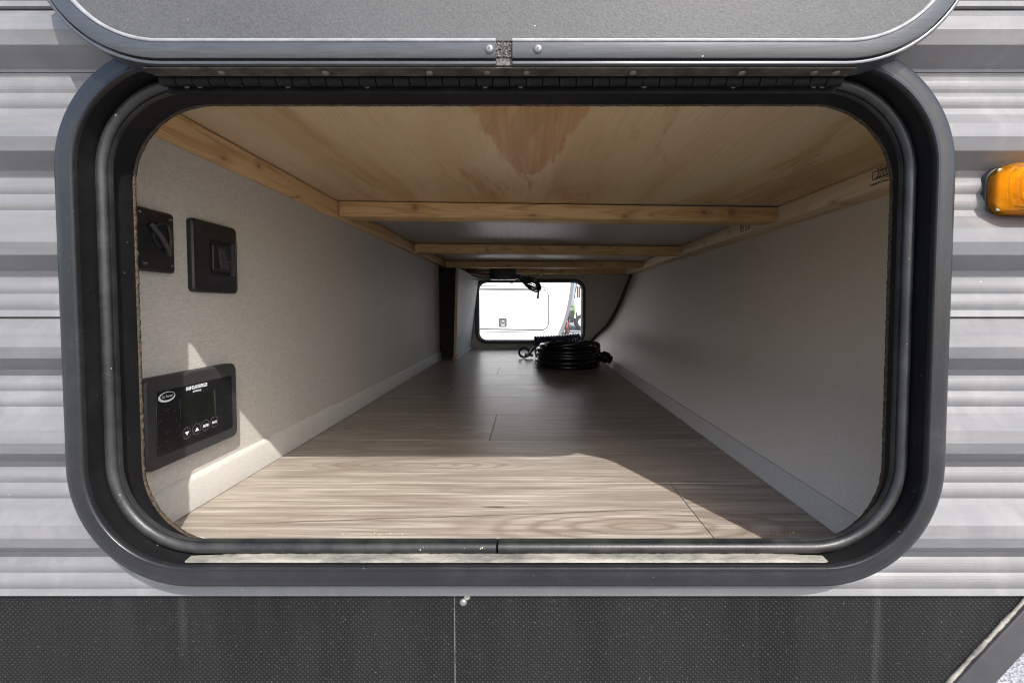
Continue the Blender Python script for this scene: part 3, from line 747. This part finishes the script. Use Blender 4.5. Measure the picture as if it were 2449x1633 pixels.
for (y, z, s) in ((.5450, -.1523, 'down'), (.5615, -.1518, 'up'), (.5772, -.1512, 'ENTER'), (.5932, -.1508, 'BACK')):
    bt = lathe('button', [(.0070, 0), (.0070, .0009), (.0062, .0012)], (xf + .0003, y, z), (1, 0, 0), 'ctrlface', ct, 24)
    v = []; f = []
    for i in range(24):
        a = 2 * math.pi * i / 24
        v += [(xf + .0013, y + .0071 * math.cos(a), z + .0071 * math.sin(a)), (xf + .0013, y + .0065 * math.cos(a), z + .0065 * math.sin(a))]
    for i in range(24): j = (i + 1) % 24; f.append((2 * i, 2 * j, 2 * j + 1, 2 * i + 1))
    mesh('button_ring', v, f, 'greytrim', bt)
    xx = xf + .0017
    if s == 'down': mesh('arrow_mark', [(xx, y - .0036, z + .0018), (xx, y + .0036, z + .0018), (xx, y, z - .0026)], [(0, 1, 2)], 'print', bt)
    elif s == 'up': mesh('arrow_mark', [(xx, y - .0036, z - .0022), (xx, y + .0036, z - .0022), (xx, y, z + .0024)], [(0, 1, 2)], 'print', bt)
    else: text_wall('button_lettering', s, .0042, y, z - .0003, xx, 'print', bt, sx=.78, bold=.0002)

# ------------------------------------------------------------------ two black plates high on the left wall
p1 = thing('switch_plate', (WL, .508, .040), 'square black screwed plate with lever, beside the opening edge', 'switch plate')
wallplate('plate', .476, .541, .0395, .1085, WL - .001, -.4175, 'blackplastic', p1, .003, .002)
lathe('dial_ring', [(.0150, 0), (.0150, .0025), (.0135, .0032), (.0120, .0025), (.0115, .001)], (-.4177, .5215, .0810), (1, 0, 0), 'blackplastic', p1, 28)
tube('lever', [(-.4145, .5030, .0915), (-.4105, .5120, .0790), (-.4105, .5220, .0650), (-.4135, .5270, .0605)], .0030, 'greyblack', p1, 10)
tube('latch_hook', [(-.4155, .5290, .0930), (-.4135, .5300, .0800), (-.4135, .5280, .0650)], .0018, 'greyblack', p1, 8)
for (y, z) in ((.4905, .1020), (.5330, .1010), (.4960, .0475), (.5345, .0475)):
    s = lathe('screw', [(.0036, 0), (.0034, .0012), (.0020, .0022)], (-.4176, y, z), (1, 0, 0), 'blackplastic', p1, 14)
    box('screw_slot', -.4154, -.4152, y - .0022, y + .0022, z - .0004, z + .0004, 'steel', s)
p2 = thing('rocker_plate', (WL, 0.6110, .019), 'black raised plate with rocker switch, deeper of the two plates', 'switch plate')
wallplate('plate', 0.5720, 0.6600, .0190, .1120, WL - .001, -.4195, 'blackplastic', p2, .006, .002)
# pyramid-like raised collar
def ring(y0, y1, z0, z1, x): return [(x, y0, z0), (x, y1, z0), (x, y1, z1), (x, y0, z1)]
v = ring(0.5760, 0.6560, .0225, .1085, -.4194) + ring(0.5925, 0.6460, .0400, .0900, -.4140) + ring(0.5945, 0.6440, .0420, .0880, -.4140) + ring(0.5960, 0.6425, .0435, .0865, -.4185)
f = []
for a in range(3):
    for i in range(4): j = (i + 1) % 4; f.append((4 * a + i, 4 * a + j, 4 * a + 4 + j, 4 * a + 4 + i))
f.append((12, 13, 14, 15)); mesh('collar', v, f, 'blackplastic', p2)
wallplate('rocker_frame', 0.6020, 0.6370, .0470, .0830, -.4186, -.4150, 'blackplastic', p2, .003, .001)
box('rocker', -.4152, -.4125, 0.6120, 0.6280, .0510, .0790, 'greyblack', p2, .0012, 2, skew=lambda x, y, z: (x + (.065 - z) * .12, y, z))
lathe('terminal', [(.0020, 0), (.0018, .002), (.001, .0026)], (-.4135, 0.6320, .0620), (1, 0, 0), 'greyblack', p2, 10)

# ------------------------------------------------------------------ angled partition panel at the far left
pn = thing('partition_panel', (-.352, 2.2, FLOOR), 'pale angled partition board standing at the far left', 'partition')
A = [(-.352, 2.20, FLOOR + .001), (-.352, 2.735, FLOOR + .001), (-.300, 2.735, .168), (-.338, 2.20, .190)]
Bk = [(x - .010, y, z) for x, y, z in A]
mesh('board', A + Bk, [(0, 1, 2, 3), (7, 6, 5, 4), (0, 3, 7, 4), (3, 2, 6, 7), (2, 1, 5, 6), (1, 0, 4, 5)], 'linen', pn)
box('edge_strip', -.3635, -.3505, 2.1955, 2.1995, FLOOR + .018, .186, 'tan', pn, skew=lambda x, y, z: (x + (z - FLOOR) * .032, y, z))
box('wood_block', -.3640, -.3480, 2.180, 2.1950, FLOOR + .0005, FLOOR + .0165, pine('block_pine', 0, [], (.42, .27, .14), (.30, .17, .08), 1), pn)
box('baseboard', -.3515, -.3450, 2.2050, 2.7300, FLOOR + .0006, FLOOR + .020, 'baseboard', pn, .001, 1)

# ------------------------------------------------------------------ far hatch frame
FRr = (BC[0], BC[1], BC[2] + .018, BC[3] + .018, BC[4] + .018)
ff = sweep('far_hatch_frame', [(0, BACK + .001), (.0005, BACK - .006), (.004, BACK - .008), (.014, BACK - .008), (.018, BACK - .004), (.0185, BACK + .05)], FRr, 'trimblack', sid, n=14); tag(ff, 'dark rounded frame of the open hatch in the far wall')
sweep('bulb_seal', [(.0187, BACK + .050), (.0195, BACK + .012), (.0225, BACK + .010), (.0235, BACK + .014), (.0225, BACK + .05)], FRr, 'seal', ff, n=14)

# ------------------------------------------------------------------ coiled power cord
pc = thing('power_cord', (.175, 1.955, FLOOR), 'thick black power cord coiled in a pile on the floor', 'cord')
pts = []; turns = 11; cxp, cyp = .168, 1.955
lay = [(.127, 0), (.110, 0), (.133, 1), (.116, 1), (.130, 2), (.112, 2), (.126, 3), (.110, 3), (.118, 4), (.104, 4), (.112, 5)]
per = 44
for t in range(turns):
    r0, l0 = lay[t]; r1, l1 = lay[min(t + 1, turns - 1)]
    ph = random.uniform(0, 6.28); tilt = random.uniform(.0, .006); el = random.uniform(-.009, .009)
    for i in range(per):
        q = i / per; w = max(0, (q - .8) / .2); w = w * w * (3 - 2 * w)
        r = r0 + (r1 - r0) * w; l = l0 + (l1 - l0) * w; a = 2 * math.pi * q + 2.2
        pts.append((cxp + (r + el * math.cos(2 * a + ph)) * math.cos(a), cyp + (r * .96 + el) * math.sin(a), FLOOR + .0102 + l * .0148 + tilt * (1 + math.sin(a + ph)) * (l > 0)))
tube('coil', pts, .0096, 'cord', pc, 10)
# looser loops lying over the top
lp2 = [(.055, 1.90, FLOOR + .045), (.075, 1.86, FLOOR + .092), (.125, 1.845, FLOOR + .117), (.175, 1.85, FLOOR + .105), (.235, 1.86, FLOOR + .112), (.288, 1.90, FLOOR + .100), (.306, 1.96, FLOOR + .06)]
tube('loose_loop', smooth_path(lp2, 8), .0062, 'cord', pc, 9)
lp3 = [(.06, 1.875, FLOOR + .085), (.13, 1.835, FLOOR + .098), (.22, 1.835, FLOOR + .108), (.283, 1.875, FLOOR + .103), (.296, 1.93, FLOOR + .075), (.292, 1.9, FLOOR + .03)]
tube('loose_loop', smooth_path(lp3, 8), .0088, 'cord', pc, 9)
tube('cable_tie', smooth_path([(.045, 1.89, FLOOR + .05), (.040, 1.86, FLOOR + .042), (.022, 1.85, FLOOR + .020)], 6), .0012, 'wireblack', pc, 6)
pg = lathe('plug', [(.010, 0), (.012, .006), (.014, .012), (.022, .018), (.024, .030), (.024, .044), (.018, .050), (.017, .062)], (.292, 1.905, FLOOR + .058), (.9, .1, -.42), 'cord', pc, 18)
# ------------------------------------------------------------------ coiled navy hose behind it
hs = thing('coil_hose', (.145, 2.26, FLOOR), 'navy blue spring coil hose lying behind the cord pile', 'hose')
pts = []; T = 17; per = 28
for i in range(T * per + 1):
    q = i / (T * per); a = 2 * math.pi * T * q
    pts.append((.030 + .228 * q, 2.27 + .050 * math.cos(a) + .008 * q, FLOOR + .0565 + .0502 * math.sin(a) + .014 * q * q))
tube('coil', pts, .0060, 'hose', hs, 10)
tube('hose_end', smooth_path([(.030, 2.32, FLOOR + .05), (.014, 2.30, FLOOR + .03), (.0, 2.27, FLOOR + .018), (-.014, 2.255, FLOOR + .024)], 8), .0062, 'hose', hs, 9)
lathe('collar', [(.008, 0), (.0095, .002), (.0095, .012), (.008, .014)], (.012, 2.245, FLOOR + .0100), (.2, .1, 1), 'copper', hs, 14)
tube('nozzle_ring', [( -.022 + .024 * math.cos(a), 2.25 + .006 * math.sin(a), FLOOR + .030 + .0225 * math.sin(a)) for a in [2 * math.pi * i / 28 for i in range(28)]], .0058, 'wireblack', hs, 9, closed=True)
lathe('nozzle', [(.006, 0), (.010, .004), (.012, .014), (.009, .02), (.011, .026), (.007, .032)], (-.016, 2.238, FLOOR + .014), (.5, -.2, .25), 'chrome', hs, 16)

# ------------------------------------------------------------------ junction box with wiring under the far joists
jb = thing('junction_box', (-.137, 2.52, .15), 'black wiring box hung below the far ceiling joists', 'junction box')
box('body', -.209, -.068, 2.46, 2.56, .149, PLY, 'wireblack', jb, .003, 2)
box('clip', -.180, -.174, 2.4575, 2.4600, .160, .205, 'greyblack', jb, .0008, 1)
box('connector', -.0685, -.046, 2.47, 2.51, .152, .176, 'wireblack', jb, .002, 1)
for i, (mt, z0, z1) in enumerate((('wireblack', .200, .196), ('wireblack', .193, .188), ('wirered', .187, .180), ('wirered', .181, .174), ('wirewhite', .176, .168), ('wireblack', .169, .160), ('wiregreen', .178, .164), ('wirewhite', .152, .155))):
    tube('wire', smooth_path([(-.34, 2.48 + i * .008, z0 + .010), (-.29, 2.48 + i * .006, z0), (-.25, 2.49, (z0 + z1) / 2 - .003), (-.208, 2.48 + i * .006, z1)], 6), .0028, mt, jb, 7)
tube('wire', smooth_path([(-.165, 2.50, .150), (-.165, 2.495, .137), (-.158, 2.49, .132), (-.125, 2.49, .133), (-.098, 2.49, .131), (-.088, 2.49, .129), (-.086, 2.49, .135)], 6), .0016, 'wireblack', jb, 6)
tube('wire', smooth_path([(-.13, 2.50, .150), (-.12, 2.50, .143), (-.105, 2.50, .139), (-.085, 2.50, .138)], 6), .0014, 'wireblack', jb, 6)
wb_ = thing('cable_bundle', (0, 2.45, .06), 'looped black cable bundle dangling from the wiring box', 'cable bundle')
for i in range(5):
    o = i * .0050; r_ = random.uniform(-.004, .004)
    tube('cable', smooth_path([(-.058, 2.47 + o, .166 - o * .3), (-.045, 2.455 + o, .148 - o * .5), (.0, 2.445 + o, .104 + o * 1.2 + r_), (.040, 2.445 + o, .083 + o * 1.5 + r_), (.064 - o * .9, 2.448 + o, .096 + o * .6 + r_), (.060 - o * .9, 2.45 + o, .126 - o * .3 + r_), (.025, 2.455 + o, .150 - o * .9), (-.015, 2.46 + o, .160 - o * .9), (-.05, 2.47 + o, .164)], 8), .0036, 'wireblack', wb_, 8)
tube('hanging_tail', smooth_path([(.055, 2.442, .100), (.054, 2.441, .082), (.051, 2.441, .062), (.050, 2.441, .043)], 6), lambda t: .0048 + .0014 * t, 'wireblack', wb_, 9)
for (x, z) in ((.018, .153), (.030, .150), (.002, .158)):
    box('connector', x - .007, x + .007, 2.448, 2.462, z - .005, z + .008, 'wireblack', wb_, .001, 1)
box('tape_band', .026, .043, 2.440, 2.462, .136, .150, plain('brown_tape', (.18, .13, .10), .5), wb_, .002, 1)
rw = thing('red_wire_lead', (.03, 2.45, .17), 'thin red wire lead with white connector under the joist', 'wire')
tube('wire', smooth_path([(-.05, 2.43, .1915), (-.02, 2.43, .196), (.012, 2.43, .1915), (.040, 2.43, .182), (.060, 2.43, .172)], 8), .0014, 'wirered', rw, 6)
tube('wire', smooth_path([(.060, 2.43, .170), (.040, 2.43, .166), (.020, 2.43, .160), (.008, 2.44, .152)], 8), .0014, 'wirered', rw, 6)
box('connector', .0585, .0720, 2.425, 2.436, .1640, .1770, 'wirewhite', rw, .002, 1)

# ------------------------------------------------------------------ white trailer outside the far hatch
wt = thing('white_trailer', (-1.0, 4.2, GROUND), 'white trailer parked right outside the far hatch', 'trailer')
def tilt(p, y):   # trailer stands on slightly sloping ground
    return (p[0], y, p[1] - p[0] * .016)
curve = [(.455, 1.30), (.435, .80), (.415, .45), (.392, .228), (.376, .10), (.357, -.005), (.330, -.11), (.300, -.19), (.262, -.275), (.215, -.36), (.15, -.46)]
poly = [(-3.4, 1.30)] + curve + [(-3.4, -.46)]
v = [tilt(p, 4.2) for p in poly] + [tilt(p, 6.6) for p in poly]; n = len(poly)
mesh('body', v, [tuple(range(n)), tuple(range(2 * n - 1, n - 1, -1))] + [(i, i + n, (i + 1) % n + n, (i + 1) % n) for i in range(n)], 'skin_white', wt)
v = []; f = []
for (x, z) in curve: v += [tilt((x - .004, z), 4.1985), tilt((x + .030, z), 4.1985), tilt((x + .030, z), 4.25), tilt((x - .004, z), 4.1995)]
for i in range(len(curve) - 1):
    a = 4 * i; f += [(a, a + 1, a + 5, a + 4), (a + 1, a + 2, a + 6, a + 5)]
mesh('edge_trim', v, f, 'greytrim', wt)
def tsweep(name, prof, rect, mt, parent, n=8):
    o = sweep(name, prof, rect, mt, parent, n=n)
    for q in o.data.vertices: q.co.z -= q.co.x * .016
    return o
hr = (-.36, -.023, .540, .182, .060)
hd = tsweep('hatch', [(0, 4.197), (.0, 4.1935), (.004, 4.192), (.12, 4.1915), (.1815, 4.1915)], hr, 'skin_white', wt)
tsweep('hatch_gap', [(-.010, 4.1970), (-.009, 4.1955), (-.001, 4.1955), (0, 4.1970)], hr, 'gasket', hd)
tsweep('hatch_border', [(-.032, 4.1992), (-.030, 4.1965), (-.026, 4.1965), (-.024, 4.1992)], hr, 'greytrim', hd)
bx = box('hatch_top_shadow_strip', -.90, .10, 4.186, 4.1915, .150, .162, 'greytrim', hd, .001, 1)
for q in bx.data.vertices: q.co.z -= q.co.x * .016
lt = extrude_poly('latch', rrpoly(-.236, -.142, .036, .039, .012), 'y', 4.184, 4.1912, 'gasket', wt)
extrude_poly('latch_cup', rrpoly(-.236, -.146, .024, .026, .008), 'y', 4.1825, 4.1838, 'greytrim', lt)
lathe('lock_cylinder', [(.009, 0), (.009, .004), (.006, .005)], (-.236, 4.1824, -.134), (0, -1, 0), 'chrome', lt, 14)
box('latch_handle', -.255, -.217, 4.180, 4.1822, -.176, -.160, 'steel', lt, .002, 1)
# jack, propane cover and tongue of the white trailer
tj = thing('tongue_jack', (.62, 6.0, GROUND), 'dark capped tongue jack beside the white trailer', 'jack')
cx_, _, cz_ = (0.5322, 6.000, -0.0827)
lathe('head_cap', [(.03, -.085), (.062, -.080), (.072, -.05), (.074, 0), (.074, .05), (.066, .075), (.045, .095), (.015, .103)], (cx_, 6.0, cz_), (0, 0, 1), 'farblack', tj, 24)
lathe('grey_band', [(.0755, 0), (.0760, .004), (.074, .030), (.068, .042)], (cx_, 6.0, cz_ + .035), (0, 0, 1), 'greytrim', tj, 24)
tube('post', [(cx_ - .02, 6.0, cz_ - .07), (cx_ - .02, 6.0, GROUND + .02)], .028, 'farblack', tj, 14)
lathe('foot', [(.09, 0), (.09, .01), (.03, .018)], (cx_ - .02, 6.0, GROUND + .001), (0, 0, 1), 'steel', tj, 18)
tube('red_cable', smooth_path([(0.5006, 5.920, -0.1796), (0.5097, 5.900, -0.2115), (0.4935, 5.900, -0.2549), (0.5043, 5.900, -0.2983), (0.5260, 5.900, -0.3254)], 6), .0075, 'farred', tj, 8)
tube('black_cable', smooth_path([(0.4664, 5.900, -0.1735), (0.4756, 5.880, -0.2432), (0.5080, 5.880, -0.2918), (0.5513, 5.880, -0.3243), (0.5945, 5.880, -0.3459)], 6), .005, 'wireblack', tj, 8)
tg = thing('trailer_tongue', (.55, 6.1, GROUND), 'dark steel trailer tongue and battery tray behind the coil hose', 'trailer tongue')
x0, _, z0 = (0.4093, 6.100, -0.3812); x1, _, z1 = (0.5494, 6.100, -0.3476)
box('tray', x0, x1, 6.0, 6.3, z0, z1, 'farblack', tg, .004, 1)
for (px, py0, py1) in ((.4654, -.2243, -.3532), (.5046, -.2411, -.3532)):
    box('bracket', px - .008, px + .008, 6.08, 6.10, py1, py0, 'steel', tg, .002, 1)
a = (0.5200, 6.150, -0.2487); b = (0.6387, 6.150, -0.2657)
extrude_poly('coupler', [(a[0], a[2]), (a[0] + .06, a[2] + .004), (b[0] - .01, b[2] + .008), (b[0], b[2]), (b[0] - .01, b[2] - .006), (a[0] + .075, a[2] - .030), (a[0] + .06, a[2] - .065), (a[0], a[2] - .07)], 'y', 6.12, 6.20, 'farblack', tg, .004)
tube('chain', [(x1 - .04 + .014 * i, 6.05 + .01 * math.sin(i * 2.1), z1 + .004 + .02 * abs(math.sin(i * 1.3))) for i in range(14)], .006, 'wireblack', tg, 6)
tube('stand', [(x0 + .05, 6.2, z0), (x0 + .05, 6.2, GROUND + .003)], .025, 'farblack', tg, 10)
# second trailer much farther off
Yt = 19.5
ft = thing('distant_trailer', (2.4, Yt, GROUND), 'pale trailer with small dark window standing far across the lot', 'trailer')
pl = [(1.936, -0.412), (1.972, 0.323), (2.079, 1.093), (2.187, 2.384), (3.871, 2.384), (3.871, -0.520), (2.007, -0.520)]
extrude_poly('body', pl, 'y', Yt, Yt + 2.3, 'skin_white', ft)
a = (2.061, 0.878); b = (2.222, 0.394); wn_ = box('window', a[0], b[0], Yt - .02, Yt + .01, b[1], a[1], 'farwin', ft)
box('window_bar', (a[0] + b[0]) / 2 - .01, (a[0] + b[0]) / 2 + .01, Yt - .03, Yt - .021, b[1], a[1], 'tan', wn_)
a = (1.945, 0.090); b = (2.007, -0.341); box('stripe', a[0], b[0], Yt - .012, Yt - .002, b[1], a[1], 'greenstripe', ft)
a = (2.025, -0.233); b = (2.097, -0.430); box('vent', a[0], b[0], Yt - .02, Yt - .002, b[1], a[1], 'farblack', ft)
a = (1.936, -0.484); b = (3.871, -0.574); box('underframe', a[0], b[0], Yt + .05, Yt + 2.2, b[1], a[1], 'farblack', ft)
wc = (2.294, 13.137)[0]
wh = lathe('wheel', [(.16, 0), (.30, .01), (.34, .04), (.34, .18), (.30, .21), (.16, .22)], (wc, Yt + .12, GROUND + .34), (0, -1, 0), 'tyre', ft, 26)
lathe('rim', [(.19, 0), (.17, .02), (.06, .03)], (wc, Yt - .1, GROUND + .34), (0, -1, 0), 'rim', wh, 20)
a = (1.963, 0.358); b = (2.097, 1.308); tube('corner_trim', [(a[0], Yt - .01, a[1]), (b[0], Yt - .01, b[1])], .02, 'farblack', ft, 6)
# dark tree between the trailers
te = thing('lot_tree', (2.9, 30.0, GROUND), 'dark green tree behind the parked trailers', 'tree')
tube('trunk', smooth_path([(2.9, 30, GROUND), (2.95, 30, 0), (2.85, 30.1, 1.2), (2.9, 30, 2.6)], 6), lambda t: .16 - .11 * t, 'bark', te, 10)
v = []; f = []
for _ in range(5200):
    c_ = random.random(); rr_ = 1.25 * math.sqrt(random.random()) * (1 - .35 * c_); a = random.uniform(0, 6.283)
    o = Vector((2.9 + rr_ * math.cos(a), 30 + rr_ * math.sin(a), -.55 + 3.6 * c_ + random.uniform(-.15, .15)))
    u = Vector((random.gauss(0, 1), random.gauss(0, 1), random.gauss(0, 1))).normalized(); w = u.orthogonal().normalized(); s = random.uniform(.05, .11)
    i = len(v); v += [o - u * s, o + w * s * .5, o + u * s, o - w * s * .5]; f.append((i, i + 1, i + 2, i + 3))
mesh('crown', v, f, 'leafgreen', te)

# tan sawdust crumbs swept against the front edge of the floor
v = []; f = []
for _ in range(170):
    if random.random() < .72: x = random.gauss(.300, .022)
    else: x = random.uniform(-.36, .33)
    y = .5005 + abs(random.gauss(0, .0035)); r = random.uniform(.0004, .0013)
    if x > .334 or x < -.40: continue
    o = Vector((x, y, FLOOR + r * .35)); i = len(v)
    for q in ((1, 0, -.3), (-.6, .8, -.3), (-.5, -.9, -.3), (.1, 0, .8)):
        v.append(o + Vector(q) * r * random.uniform(.7, 1.3))
    f += [(i, i + 2, i + 1), (i, i + 1, i + 3), (i + 1, i + 2, i + 3), (i + 2, i, i + 3)]
cr = mesh('sawdust', v, f, plain('sawdust_tan', (.40, .30, .19), .9, var=.3, scale=300))
tag(cr, 'tan sawdust crumbs along the front edge of the floor', 'sawdust', kind='stuff')
